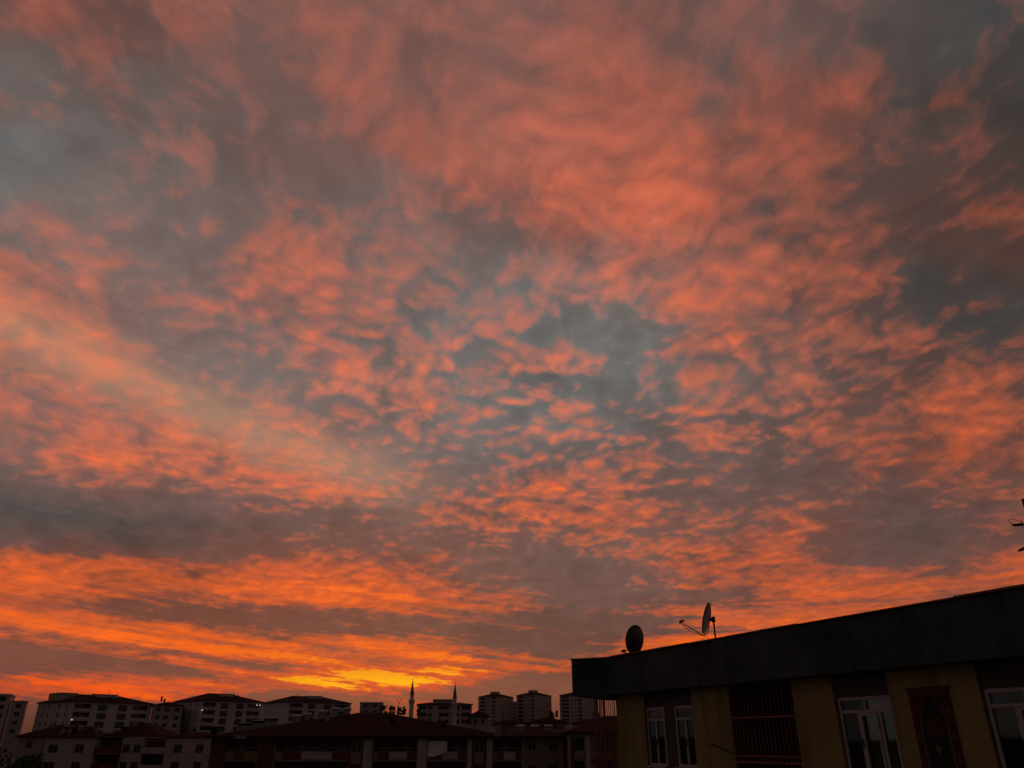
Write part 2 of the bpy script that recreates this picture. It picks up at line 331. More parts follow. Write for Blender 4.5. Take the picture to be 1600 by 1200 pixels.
def facade(mb, x0, x1, z0, z1, holes, y=0.):
    """wall sheet on plane y with holes (x0,x1,z0,z1,depth,closed); reveals and backs included"""
    xs = sorted({x0, x1, *[h[0] for h in holes], *[h[1] for h in holes]}); zs = sorted({z0, z1, *[h[2] for h in holes], *[h[3] for h in holes]})
    for i in range(len(xs)-1):
        for j in range(len(zs)-1):
            cx_, cz_ = (xs[i]+xs[i+1])/2, (zs[j]+zs[j+1])/2
            if not any(h[0] < cx_ < h[1] and h[2] < cz_ < h[3] for h in holes):
                mb.quad((xs[i], y, zs[j]), (xs[i+1], y, zs[j]), (xs[i+1], y, zs[j+1]), (xs[i], y, zs[j+1]))
    for a, b, c, d, dep, closed in holes:
        q = y + dep
        mb.quad((a, y, c), (a, y, d), (a, q, d), (a, q, c)); mb.quad((b, y, c), (b, q, c), (b, q, d), (b, y, d))
        mb.quad((a, y, c), (a, q, c), (b, q, c), (b, y, c)); mb.quad((a, y, d), (b, y, d), (b, q, d), (a, q, d))
        if closed: mb.quad((a, q, c), (b, q, c), (b, q, d), (a, q, d))
WIN = {}
def window(parent, M_, w, h, panes=2, frame='pvc', pane='far_glass', transom=0., fw=.07):
    """framed window, lower left corner at the origin of M_, facing -y"""
    k = (round(w, 2), round(h, 2), panes, frame, pane, transom, fw)
    if k not in WIN:
        f = MB(); f.box(0, fw, -.03, .03, 0, h); f.box(w-fw, w, -.03, .03, 0, h); f.box(fw, w-fw, -.03, .03, 0, fw); f.box(fw, w-fw, -.03, .03, h-fw, h)
        for i in range(1, panes): x = w*i/panes; f.box(x-fw/2, x+fw/2, -.025, .025, fw, h-fw)
        if transom: f.box(fw, w-fw, -.035, .028, transom-fw/2, transom+fw/2)
        fm = f.mesh('window'); fm.materials.append(MATS[frame])
        p = MB(); p.box(fw*.6, w-fw*.6, -.008, .008, fw*.6, h-fw*.6); pm = p.mesh('pane'); pm.materials.append(MATS[pane])
        WIN[k] = (fm, pm)
    fm, pm = WIN[k]; o = share('window', fm, parent, M_); share('pane', pm, o); return o
T = Matrix.Translation
def hip(mb, x0, x1, y0, y1, z, h, inset=None, over=.6, th=.18):
    """hip roof over a rectangle, with eaves board"""
    a, b, c, d = x0-over, x1+over, y0-over, y1+over; i = inset if inset is not None else (d-c)/2
    if b - a >= d - c: r0, r1 = (a+i, (c+d)/2, z+h), (b-i, (c+d)/2, z+h)
    else: r0, r1 = ((a+b)/2, c+i, z+h), ((a+b)/2, d-i, z+h)
    v = [(a, c, z), (b, c, z), (b, d, z), (a, d, z), (a, c, z+th), (b, c, z+th), (b, d, z+th), (a, d, z+th), r0, r1]
    fs = [(3, 2, 1, 0), (0, 1, 5, 4), (1, 2, 6, 5), (2, 3, 7, 6), (3, 0, 4, 7)]
    fs += [(4, 5, 9, 8), (5, 6, 9), (6, 7, 8, 9), (7, 4, 8)] if b - a >= d - c else [(4, 5, 8), (5, 6, 9, 8), (6, 7, 9), (7, 4, 8, 9)]
    return mb.add(v, fs)
# ---------------------------------------------------------------- the setting: ground and far hills
def ground():
    g = MB(); n = 64
    rs = [0, 40, 120, 300, 700, 1500, 3500, 9000]
    vs = [(0, 0, 0)]; fs = []
    for r in rs[1:]:
        for k in range(n): a = 2*math.pi*k/n; vs.append((r*math.sin(a), r*math.cos(a), 0))
    for k in range(n): fs.append((0, 1 + (k+1) % n, 1 + k))
    for i in range(len(rs)-2):
        for k in range(n): p, q = 1+i*n, 1+(i+1)*n; fs.append((p+k, p+(k+1) % n, q+(k+1) % n, q+k))
    tag(g.add(vs, fs).build('ground', 'soil'), None, None, kind='structure')
    h = MB(); rnd = random.Random(4); m = 180; vs = []; fs = []
    for k in range(m):
        a = 2*math.pi*k/m; t = 30 + 14*math.sin(3*a+1) + 10*math.sin(7*a+2) + 6*math.sin(17*a) + rnd.uniform(-3, 3)
        for r, z in ((2600, -2), (3300, t), (4300, -2)): vs.append((r*math.sin(a), r*math.cos(a), z))
    for k in range(m):
        for i in range(2): a, b = k*3+i, ((k+1) % m)*3+i; fs.append((a, b, b+1, a+1))
    tag(h.add(vs, fs).build('hills', 'hill'), None, None, kind='structure')
ground()
# ---------------------------------------------------------------- the yellow block on the right
# local x runs along the facade to the right, -y is outwards, x = 0 at the foot of the perpendicular from the eye
def near_block():
    d = 10.8
    B = empty('apartment_building', (d*math.cos(R(25)), d*math.sin(R(25)), 0), R(-65))
    tag(B, 'yellow stuccoed top storey with black parapet band, white windows and barred balcony', 'building')
    E_ = EYE
    z1 = E_ + 1.03
    bays = [(-15.95, -14.18), (-10.28, -9.15), (-7.63, -6.45), (-3.4, -2.2)]
    bal = (-12.98, -11.22)
    zb = E_ - .52
    holes = [(a, b, zb, z1 - .004, .09, False) for a, b in bays]
    holes.append((bal[0], bal[1], E_ - 1.35, z1 - .004, 1.3, True))
    w = MB(); facade(w, -17.15, 6., 0., z1, holes)
    w.quad((-17.15, 0, 0), (-17.15, 0, z1), (-17.15, 11, z1), (-17.15, 11, 0)); w.quad((6, 0, 0), (6, 11, 0), (6, 11, z1), (6, 0, z1)); w.quad((-17.15, 11, 0), (-17.15, 11, z1), (6, 11, z1), (6, 11, 0))
    w.build('wall', 'yellow_stucco', B)
    # balcony lining
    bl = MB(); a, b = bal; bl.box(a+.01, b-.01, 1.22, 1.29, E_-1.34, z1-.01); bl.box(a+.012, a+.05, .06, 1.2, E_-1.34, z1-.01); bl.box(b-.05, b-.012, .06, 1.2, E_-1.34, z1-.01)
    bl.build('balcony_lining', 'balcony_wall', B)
    # bays: dark panels and windows
    def built_window(x0, x1, za, zz, tr, uppers, lowers, sash=None, curtains=()):
        y = .075; fw = .05
        f = MB(); f.box(x0, x0+fw, y-.03, y+.03, za, zz); f.box(x1-fw, x1, y-.03, y+.03, za, zz); f.box(x0+fw, x1-fw, y-.03, y+.03, za, za+fw); f.box(x0+fw, x1-fw, y-.03, y+.03, zz-fw, zz)
        f.box(x0+fw, x1-fw, y-.033, y+.03, tr-fw/2, tr+fw/2)
        for u_ in uppers: x = x0+(x1-x0)*u_; f.box(x-.025, x+.025, y-.028, y+.028, tr+fw/2, zz-fw)
        for u_ in lowers: x = x0+(x1-x0)*u_; f.box(x-.03, x+.03, y-.028, y+.028, za+fw, tr-fw/2)
        wo = f.build('window', 'pvc', B)
        ed = lambda L: [x0+fw] + [x0+(x1-x0)*q for q in L] + [x1-fw]
        for L, p, q in ((uppers, tr+fw/2, zz-fw), (lowers, za+fw, tr-fw/2)):
            e = ed(L)
            for i in range(len(e)-1): MB().box(e[i]+(.03 if i else .002), e[i+1]-(.03 if i < len(e)-2 else .002), y-.004, y+.004, p+.002, q-.002).build('pane', 'glass', wo)
        if sash:
            a_, b_ = x0+(x1-x0)*sash[0]+.034, x0+(x1-x0)*sash[1]-.034; s_ = MB(); p, q = za+fw+.006, tr-fw/2-.006; t_ = .035
            s_.box(a_, a_+t_, y-.045, y-.008, p, q); s_.box(b_-t_, b_, y-.045, y-.008, p, q); s_.box(a_+t_, b_-t_, y-.045, y-.008, p, p+t_); s_.box(a_+t_, b_-t_, y-.045, y-.008, q-t_, q)
            s_.build('sash', 'pvc', wo)
        for a_, b_ in curtains:
            c = MB(); n = 16; p, q = x0+(x1-x0)*a_, x0+(x1-x0)*b_
            vs = [(p+(q-p)*i/n, y+.10+.018*math.sin(i*1.9), zq) for i in range(n+1) for zq in (za+.06, zz-.06)]
            c.add(vs, [(2*i, 2*i+2, 2*i+3, 2*i+1) for i in range(n)]); c.build('curtain', 'curtain', wo)
        hx = x0+(x1-x0)*(lowers[0] if lowers else .5); MB().box(hx-.012, hx+.012, y-.06, y-.029, (za+tr)/2-.06, (za+tr)/2+.06).build('handle', 'dark_metal', wo)
        MB().box(x0-.02, x1+.02, y-.11, y+.02, za-.035, za-.002).build('sill', 'pvc', wo)
        return wo

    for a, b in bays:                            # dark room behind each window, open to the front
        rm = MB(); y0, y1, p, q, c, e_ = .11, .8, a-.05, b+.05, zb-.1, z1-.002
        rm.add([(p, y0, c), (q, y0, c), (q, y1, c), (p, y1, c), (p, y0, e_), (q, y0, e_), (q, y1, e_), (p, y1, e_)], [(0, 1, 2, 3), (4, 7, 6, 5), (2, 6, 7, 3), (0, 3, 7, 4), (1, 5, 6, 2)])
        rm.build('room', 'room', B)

    (a, b) = bays[0]
    MB().box(a+.002, b-.002, .055, .105, E_+.70, z1-.006).build('lintel_panel', 'panel_grey', B)
    MB().box(-15.24, -14.86, .050, .105, zb+.002, E_+.698).build('pier_panel', 'panel_grey', B)
    built_window(-15.93, -15.25, E_-.49, E_+.695, E_+.44, [], [.5], None, [(.5, .98)])
    built_window(-14.85, -14.19, E_-.49, E_+.695, E_+.44, [], [.52], None, [(.5, .98), (.05, .3)])
    for k, (a, b) in enumerate(bays[1:]):
        MB().box(a+.002, b-.002, .055, .105, E_+.665, z1-.006).build('lintel_panel', 'panel_grey', B)
        built_window(a+.03, b-.02, E_-.49, E_+.66, E_+.44, [.5], [.36, .74], (.36, .74), [(.36, .99)] if k else [(.38, .74), (.74, .99)])
    # barred balcony
    G = MB(); a, b = bal
    for z in (E_+.41, E_-.25, E_-.36): G.box(a, b, .012, .042, z-.014, z+.014)
    G.box(a, a+.03, .01, .045, E_-1.3, z1-.006); G.box(b-.03, b, .01, .045, E_-1.3, z1-.006); G.box(a+.03, b-.03, .01, .045, z1-.04, z1-.006)
    gf = G.build('balcony_grille', 'iron_red', B)
    bar = MB().tube([(0, 0, 0), (0, 0, 2.2)], .0085, 6).mesh('bar'); bar.materials.append(MATS['iron_red'])
    n = 17
    for i in range(1, n):
        x = a + (b-a)*i/n; share('bar', bar, gf, T((x, .027, E_-1.2)))
    sc = MB().tube([(.045*math.cos(q*math.pi/6), 0, .04*math.sin(q*math.pi/6)) for q in range(13)], .005, 5, False).mesh('scroll'); sc.materials.append(MATS['iron_red'])
    for i in range(18): share('scroll', sc, gf, T((a+.06+(b-a-.12)*i/17, .027, E_-.305)))
    # parapet band with overhang, round the corner balcony at the far end
    poly = [(6.2, -.25), (-16.95, -.25), (-17.12, -.27), (-17.26, -.34), (-17.84, -.76), (-17.93, -.77), (-18.0, -.69), (-19.4, 1.0), (-19.4, 11.2), (6.2, 11.2)]
    zt = E_ + 1.86; zb_ = E_ + 1.02
    outer = poly; cxy = (-6., 5.)
    def inset(k):
        r = []; n_ = len(poly)
        for i in range(n_):
            p0, p1, p2 = Vector(poly[i-1]), Vector(poly[i]), Vector(poly[(i+1) % n_])
            e1 = (p1-p0).normalized(); e2 = (p2-p1).normalized(); nn = (Vector((e1.y, -e1.x)) + Vector((e2.y, -e2.x))).normalized()
            r.append(tuple(p1 + nn*k))
        return r
    sgn = 1 if Vector(inset(.2)[0]).y > poly[0][1] else -1
    inn = inset(.18*sgn); F = MB(); n_ = len(poly)
    vs = [(x, y, z) for z in (zb_, zt) for x, y in poly] + [(x, y, z) for z in (zt, zt-.35) for x, y in inn]
    fs = []
    for i in range(n_):
        j = (i+1) % n_; fs += [(i, j, n_+j, n_+i), (n_+i, n_+j, 2*n_+j, 2*n_+i), (2*n_+i, 2*n_+j, 3*n_+j, 3*n_+i)]
    F.add(vs, fs).build('parapet', 'dark_fascia', B)
    MB().prism(inset(.006*sgn), zb_+.012, zt-.36).build('roof_slab', 'flat_roof', B)
    # coping pieces along the street side, each a little out of line
    rnd = random.Random(11); x = -16.9; mesh_w = 1.02
    k = 0
    while x < 5.5:
        L = rnd.uniform(.95, 1.25); c = MB().box(x, x+L-.012, -.285, .0, zt+.002+rnd.uniform(0, .010), zt+.026+rnd.uniform(0, .014)); c.build('coping_piece', 'coping', B); x += L
    for p, q in ((1, 2), (2, 3), (3, 4), (4, 5), (5, 6), (6, 7)):
        a_, b_ = Vector(poly[p]), Vector(poly[q]); e = (b_-a_).normalized(); nn = Vector((e.y, -e.x))*sgn*-1
        pl = [a_+nn*.035, b_+nn*.035, b_-nn*.2, a_-nn*.2]
        MB().prism([tuple(v) for v in pl], zt+.002+.0015*p, zt+.028+.002*p).build('coping_piece', 'coping', B)
    # grille of the corner balcony
    g0, g1 = Vector((-17.17, -.04)), Vector((-17.52, -.40)); e = (g1-g0).normalized()
    H = MB(); Zt, Zb = E_+.985, E_-1.3
    def rail(z, p, q, r_=.012): H.tube([(p.x, p.y, z), (q.x, q.y, z)], r_, 6)
    g2 = g1 + Vector((-.55, .62))
    for z in (Zt-.012, E_+.40, E_-.28, E_-.40, Zb): rail(z, g0, g1); rail(z, g1, g2)
    for v in (g0, g1, g2): H.tube([(v.x, v.y, Zb), (v.x, v.y, Zt)], .014, 6)
    ho = H.build('corner_grille', 'iron_red', B)
    bar2 = MB().tube([(0, 0, 0), (0, 0, Zt-Zb-.02)], .0085, 6).mesh('bar'); bar2.materials.append(MATS['iron_red'])
    for i in range(1, 11): v = g0 + (g1-g0)*i/11; share('bar', bar2, ho, T((v.x, v.y, Zb)))
    for i in range(1, 8): v = g1 + (g2-g1)*i/8; share('bar', bar2, ho, T((v.x, v.y, Zb)))
    bf = MB().prism([(-17.14, -.02), (-17.55, -.45), (-18.15, .25), (-18.6, 1.0), (-18.6, 2.5), (-17.14, 2.5)], E_-1.5, E_-1.32); bf.build('balcony_floor', 'dark_fascia', B)
    # ---- things on and in front of this block
    inv = B.matrix_basis
    wp = lambda x, y, z: inv @ Vector((x, y, z))
    # rug on the wall
    Rg = empty('wall_rug', wp(-8.45, -.02, E_-.9), R(-65)); tag(Rg, 'dark red rug with a pointed arch pattern hung on the yellow wall', 'rug')
    rw, rh = .345, 1.63
    def sheet(x0, x1, z0_, z1_, y): return MB().box(x0, x1, y-.003, y, z0_, z1_)
    sheet(-rw, rw, 0, rh, 0).build('border', 'rug_border', Rg)
    arch = [(-.20, .15), (.20, .15), (.20, 1.12), (.185, 1.24), (.13, 1.36), (.06, 1.44), (0, 1.53), (-.06, 1.44), (-.13, 1.36), (-.185, 1.24), (-.20, 1.12)]
    def plate(poly_, y0, y1, nm, mt_): 
        n0 = len(poly_); MB().add([(x, y0, z) for x, z in poly_] + [(x, y1, z) for x, z in poly_], [tuple(range(n0)), tuple(range(n0, 2*n0))[::-1]] + [(i, n0+i, n0+(i+1) % n0, (i+1) % n0) for i in range(n0)]).build(nm, mt_, Rg)
    plate([(x*1.16, .08 + (z-.15)*1.05 if z > .2 else .08) for x, z in arch], -.0062, -.0035, 'arch_outline', 'rug_light')
    plate(arch, -.0085, -.0064, 'field', 'rug_field')
    plate([(-.15, .95), (.15, .95), (.12, 1.18), (0, 1.3), (-.12, 1.18)], -.0105, -.0087, 'motif', 'rug_red')
    plate([(0, .72), (.055, .80), (0, .88), (-.055, .80)], -.0105, -.0087, 'motif', 'rug_light')
    plate([(0, .32), (.12, .47), (0, .62), (-.12, .47)], -.0105, -.0087, 'motif', 'rug_red')
    for s in (-1, 1):
        for i in range(9): z = .14 + i*.165; plate([(s*.29, z-.05), (s*.29+.03, z), (s*.29, z+.05), (s*.29-.03, z)], -.0062, -.0034, 'border_motif', 'rug_light' if i % 2 else 'rug_red')
        plate([(s*.10, 1.47), (s*.24, 1.36), (s*.25, 1.55)][::s], -.0062, -.0034, 'spandrel', 'rug_red')
    MB().tube([(-.39, .012, rh-.005), (.39, .012, rh-.005)], .011, 6).build('hanging_rod', 'dark_metal', Rg)
    # rod sticking out by the barred balcony
    a_, b_ = wp(-13.02, .0, E_-.22), wp(-12.87, -.62, E_-.05)
    ro = empty('metal_rod', a_); tag(ro, 'thin dark rod sticking out beside the barred balcony', 'rod')
    MB().tube([(0, 0, 0), b_-a_], .012, 6).build('rod', 'dark_metal', ro); e_ = (b_-a_).normalized(); MB().tube([b_-a_, b_-a_+e_*.03], .016, 6).build('cap', 'dark_metal', ro)
    # satellite dishes
    def dish(base, az_, head_z, label, tilt, cable_seed, foc):
        D = empty('satellite_dish', base, R(-az_)); tag(D, label, 'satellite dish', 'satellite dishes on the parapet roof')
        rad, dep = .385, .075; ct, st = math.cos(tilt), math.sin(tilt)
        Mh = T((0, .10, head_z)) @ Matrix.Rotation(tilt, 4, 'X')
        r = MB(Mh); nr, n = 7, 40; vs = []; fs = []
        for side in (0, 1):
            for i in range(nr+1):
                q = i/nr; rr = rad*q
                for k in range(n): a = 2*math.pi*k/n; vs.append((rr*.94*math.cos(a), dep*q*q - (.006 if side else 0), rr*math.sin(a)))
        off = (nr+1)*n
        for side in (0, 1):
            for i in range(nr):
                for k in range(n):
                    q = (side*off+i*n+k, side*off+i*n+(k+1) % n, side*off+(i+1)*n+(k+1) % n, side*off+(i+1)*n+k); fs.append(q if side else q[::-1])
        for k in range(n): fs.append((nr*n+k, nr*n+(k+1) % n, off+nr*n+(k+1) % n, off+nr*n+k))
        r.add(vs, fs); r.build('reflector', 'dish_metal', D, True)
        rim = MB(Mh); rim.tube([(rad*.94*math.cos(2*math.pi*k/40), dep, rad*math.sin(2*math.pi*k/40)) for k in range(41)], .007, 5, False); rim.build('rim', 'dark_metal', D)
        arm = MB(Mh); fy, fz = foc[1], foc[2]
        arm.tube([(0, -.03, -.16), (0, .0, -.36), (0, .10, -.43), foc], [.012, .013, .013, .011], 8)
        ar = arm.build('feed_arm', 'dark_metal', D)
        for q_ in (-.035, .035):
            l = MB(Mh); l.tube([(q_, fy+.03, fz+.005), (q_, fy-.01, fz+.03), (q_, fy-.07, fz+.05)], [.028, .026, .018], 10); l.tube([(q_, fy, fz+.03), (q_, fy+.015, fz-.035)], .016, 8); l.build('receiver', 'dark_metal', ar)
        mast = MB(); mast.tube([(0, 0, 0), (0, 0, head_z+.06)], .021, 10); mo = mast.build('mast', 'dark_metal', D)
        bk = MB(); bk.box(-.05, .05, -.035, .035, head_z-.08, head_z+.05); bk.box(-.03, .03, .035, .12, head_z-.05, head_z+.03); bk.build('bracket', 'dark_metal', mo)
        MB().box(-.11, .11, -.11, .11, 0, .012).build('foot_plate', 'dark_metal', mo)
        rnd2 = random.Random(cable_seed)
        for c_ in range(2):
            m_ = Mh; P0 = m_ @ Vector(foc) + Vector((0, -.02, -.04)); P1 = m_ @ Vector((0, .02, -.42)); P2 = Vector((0, .02, head_z-.55))
            pts = []
            for i in range(9): t_ = i/8; p_ = P0.lerp(P1, t_); p_.z -= (.09+.05*c_)*math.sin(math.pi*t_)*(1-.5*t_); p_.x += .01*rnd2.uniform(-1, 1); pts.append(p_)
            for i in range(1, 9): t_ = i/8; p_ = P1.lerp(P2, t_); p_.y += (.13+.06*c_)*math.sin(math.pi*t_)*(1 if c_ else -.2); p_.z -= .05*math.sin(math.pi*t_); pts.append(p_)
            MB().tube(pts, .0045, 5).build('cable', 'cable', D)
        return D
    def roof_pt(az_, y): r_ = (d+y)/math.cos(R(65-az_)); return Vector((r_*math.sin(R(az_)), r_*math.cos(R(az_)), zt-.34)), r_
    p, r_ = roof_pt(9.1, 1.5)
    dish(p, -40, E_+r_*math.tan(R(6.5))-p.z, 'round satellite dish seen from behind, standing left at the parapet corner', R(12), 2, (0, .44, -.36))
    p, r_ = roof_pt(14.35, 2.0)
    dish(p, -92, E_+r_*math.tan(R(7.75))-p.z, 'edge-on satellite dish on a mast with its feed arm reaching left', R(14), 5, (0, .68, -.25))
    # antenna mast at the right
    p, r_ = roof_pt(34.76, 2.0); topz = E_+r_*math.tan(R(13.75))-p.z
    A = empty('antenna_mast', p, R(-34.75)); tag(A, 'thin rooftop antenna mast with small side aerials at the right edge', 'antenna')
    mo = MB().tube([(0, 0, 0), (0, 0, topz)], .022, 8).build('mast', 'dark_metal', A)
    MB().box(.015, .10, -.04, .04, topz-.16, topz-.02).build('amplifier_box', 'dark_metal', mo)
    for dz, L, lift in ((.42, .13, .01), (.70, .15, -.09), (.84, .10, -.12)):
        z = topz-dz; bo = MB().tube([(0, 0, z), (-L, 0, z+lift)], .009, 6).build('boom', 'dark_metal', A)
        MB().tube([(-L+.05, 0, z+lift*.8), (-L-.0, 0, z+lift), (-L-.09, 0, z+lift*1.3), (-L-.13, 0, z+lift*1.5)], [.012, .026, .022, .004], 8).build('aerial_head', 'dark_metal', bo)
        MB().tube([(-L+.02, 0, z+lift-.05), (-L+.02, 0, z+lift+.07)], .006, 5).build('element', 'dark_metal', bo)
        pts = [(-L*.4, 0, z+lift*.5), (-L*.8, 0, z+.05), (-L-.10, 0, z+.12), (-L-.16, 0, z+.10), (-L-.12, 0, z+.04), (-L-.02, 0, z+.01)]
        if dz < .5: MB().tube(pts, .005, 5).build('loop', 'dark_metal', bo)
    for k in range(4): MB().tube([(-.11, -.0, topz+.0-1.35-.12*k), (.30, .0, topz-1.35-.12*k)], .006, 5).build('element', 'dark_metal', A)
near_block()
ORD = ('leftmost', 'second from the left', 'third from the left', 'fourth from the left', 'fifth from the left')
ORD3 = ('left one of three', 'middle one of three', 'right one of three')
# ---------------------------------------------------------------- blocks across the street and beyond
def chimney(parent, x, y, z, w=.6, h=1.0, mt='cream_wall', cap=True):
    c = MB().box(x-w/2, x+w/2, y-w/2, y+w/2, z-.6, z+h); o = c.build('chimney', mt, parent)
    return o
def solar_heater(p, rz, label, tank='tank_white', n=2, s=.62):
    """collector panels on a rack below a horizontal hot-water tank"""
    S = empty('solar_water_heater', p, rz); S.scale = (s, s, s); tag(S, label, 'solar heater', 'solar water heaters on the tiled roofs')
    fr = MB()
    for x in (-.95*n/2+.1, .95*n/2-.1): fr.tube([(x, -1.0, -.75), (x, .75, 1.05)], .03, 5); fr.tube([(x, .75, -.5), (x, .75, 1.05)], .03, 5)
    fr.build('rack', 'dark_metal', S)
    for i in range(n):
        x = (i-(n-1)/2)*.98; m = Matrix.Translation((x, -.15, .2)) @ Matrix.Rotation(R(42), 4, 'X')
        MB(m).box(-.46, .46, -.95, .95, -.04, .04).build('collector', 'solar', S)
    tk = MB(Matrix.Translation((0, .75, 1.1)) @ Matrix.Rotation(R(90), 4, 'Y')); L = .5*n
    tk.lathe([(.1, -L-.08), (.24, -L), (.27, -L+.1), (.27, L-.1), (.24, L), (.1, L+.08)], 14); tk.build('tank', tank, S, True)
    return S
def rooftop_box(parent, x0, x1, y0, y1, z0, z1, mt='white_wall'):
    o = MB().box(x0, x1, y0, y1, z0, z1).build('stair_head', mt, parent); MB().box(x0-.15, x1+.15, y0-.15, y1+.15, z1+.003, z1+.15).build('cap', 'concrete', o); return o
def hip_block(label, corner, phi, W_, D_, ze, rh, wallm, front, side, floors, fh=3.0, roofm='tiles', inset=None, extras=None, over=.7, z_ground=0., cat='building'):
    """apartment block: local x along the front, y into the depth; front/side: (kind, x0, x1) in metres"""
    B = empty('apartment_building', (corner[0], corner[1], z_ground), phi); tag(B, label, cat)
    rnd = random.Random(hash(label) % 1000 if False else len(label)*7 + int(W_))
    H = ze - z_ground
    I = Matrix.Identity(4); Ml = Matrix.Rotation(R(-90), 4, 'Z') @ T((-D_, 0, 0))     # left side: local x runs from back to front
    w = MB(); todo = []
    for Mx, L, spec in ((I, W_, front), (Ml, D_, side)):
        holes = []
        for k in range(floors):
            zf = H - .35 - fh*(k+1) + .35
            for kind, a, b in spec:
                if kind == 'b': hz0, hz1 = zf + .95, zf + fh - .35; holes.append((a, b, hz0, hz1, 1.25, True)); todo.append((Mx, 'b', a, b, hz0, hz1))
                else:
                    lo = .35 if kind == 'd' else .95
                    hz0, hz1 = zf + lo, zf + fh - .42; holes.append((a, b, hz0, hz1, .16, True)); todo.append((Mx, kind, a, b, hz0, hz1))
        w.m = Mx; facade(w, 0, L, 0, H, holes)
    w.m = None
    w.quad((W_, 0, 0), (W_, D_, 0), (W_, D_, H), (W_, 0, H)); w.quad((W_, D_, 0), (0, D_, 0), (0, D_, H), (W_, D_, H))
    w.build('wall', wallm, B)
    for Mx, kind, a, b, z0, z1 in todo:
        if kind == 'b':
            MB(Mx).box(a-.02, b+.02, -.10, .03, z0-.95+.02, z0+.03).build('balcony_parapet', wallm, B)
            MB(Mx).box(a+.05, b-.05, 1.16, 1.235, z0-.0+.02, z1-.02).build('balcony_back', 'recess', B)
            ww = min(1.6, (b-a)*.5); q = rnd.choice((.15, .45))*(b-a)
            window(B, Mx @ T((a+q, 1.10, z0+.05)), ww, z1-z0-.15, 2)
            if rnd.random() < .35:
                MB(Mx).box(a+.03, a+(b-a)*.48, .10, .13, z0+.04, z1-.03).build('balcony_glazing', 'far_glass', B)
        else:
            window(B, Mx @ T((a+.02, .10, z0+.02)), b-a-.04, z1-z0-.04, 2 if b-a > 1 else 1, 'pvc' if kind != 'd' else 'dark_metal')
    MB().box(-.25, W_+.25, -.25, D_+.25, H+.002, H+.30).build('cornice', wallm, B)
    rf = hip(MB(), 0, W_, 0, D_, H+.303, rh, inset, over).build('roof', roofm, B)
    if extras: extras(B, rf, H, W_, D_)
    return B
def top_clutter(seed, n=3, head=True, ante=1):
    def f(B, rf, H, W_, D_):
        rnd = random.Random(seed)
        if head: rooftop_box(rf, W_*.42, W_*.66, D_*.30, D_*.5, H+1.2, H+3.55)
        for i in range(n): chimney(rf, W_*rnd.uniform(.2, .8), D_*rnd.uniform(.25, .5), H+rnd.uniform(1.6, 2.6), .7, rnd.uniform(.9, 1.5), 'cream_wall')
        for i in range(ante):
            x, y = W_*rnd.uniform(.3, .75), D_*.4
            o = MB().tube([(x, y, H+1.5), (x, y, H+5.0+rnd.random())], .05, 5).build('aerial', 'dark_metal', rf)
            MB().box(x-.5, x+.5, y-.04, y+.04, H+4.6, H+4.68).build('aerial_bar', 'dark_metal', o)
    return f
FS = lambda W_: [('b', W_*.03, W_*.23), ('d', W_*.31, W_*.425), ('d', W_*.56, W_*.675), ('b', W_*.745, W_*.95)]
SS = lambda D_: [('w', D_*.17, D_*.17+1.1), ('w', D_*.33, D_*.33+1.1), ('w', D_*.62, D_*.62+1.3), ('w', D_*.84, D_*.84+.8)]
def lamp(B, x, y, z): 
    o = MB(T((x, y, z))).lathe([(.03, -.16), (.11, -.09), (.14, 0), (.11, .09), (.03, .16)], 10).build('lit_lamp', 'bulb', B, True)
b = hip_block('white block with hipped red roof, leftmost of the three wide ones', (-165.6, 310), R(55), 32.5, 26, 28.3, 3.3, 'white_wall', FS(32.5), SS(26), 5, extras=top_clutter(3, 4), inset=9)
rooftop_box(b, .6, 6.5, 10., 20.5, 28.6, 31.9, 'grey_wall'); lamp(b, 1.0, -.4, 22.3)
b = hip_block('white block with hipped roof standing between the two other wide ones', (-128.2, 340), R(47), 27.9, 26, 30.0, 3.6, 'white_wall', FS(27.9), SS(26), 5, extras=top_clutter(5, 3), inset=9.5)
lamp(b, .5, -.4, 26.6); lamp(b, 25.0, -.4, 29.2); lamp(b, 26.4, -.4, 29.2)
b = hip_block('white block with low hipped roof, nearest to the minarets of the wide ones', (-106.1, 390), R(42), 34, 27, 31.7, 3.4, 'white_wall', FS(34), SS(27), 4, extras=top_clutter(8, 4), inset=9.5)
hip_block('small low annex block tucked between two white hipped blocks', (-146, 336), R(26), 11, 12, 28.0, 1.6, 'white_wall_b', [('w', 1.2, 2.8), ('w', 4.2, 6.0), ('w', 8.2, 10)], [('w', 3, 4.4), ('w', 7, 8.4)], 4, extras=top_clutter(4, 2, False, 0))
b = hip_block('pale block cut by the left edge of the picture', (-207, 312), R(25), 14, 14, 31.0, .6, 'white_wall', [('b', 5.5, 8.2), ('b', 10, 12.6)], [('w', 4, 5.2)], 5, roofm='flat_roof', over=.2, inset=6)
hip_block('pale stepped wing with small windows beside the left edge block', (-193.3, 318), R(25), 4.8, 6, 28.6, .5, 'white_wall_b', [('w', 1.6, 3.4)], [('w', 2, 3.2)], 4, roofm='flat_roof', over=.25, inset=2)
hip_block('flat dark rooftop block seen just above the big tiled roof', (-77.5, 420), R(6), 11.2, 9, 32.6, .4, 'grey_wall', [('w', 2, 3.6), ('w', 7, 8.6)], [('w', 3, 4.4)], 3, roofm='flat_roof', over=.3, inset=4)
def f6(B, rf, H, W_, D_): rooftop_box(rf, 7.2, 17.5, 3, 10, H-.2, H+2.6, 'grey_wall')
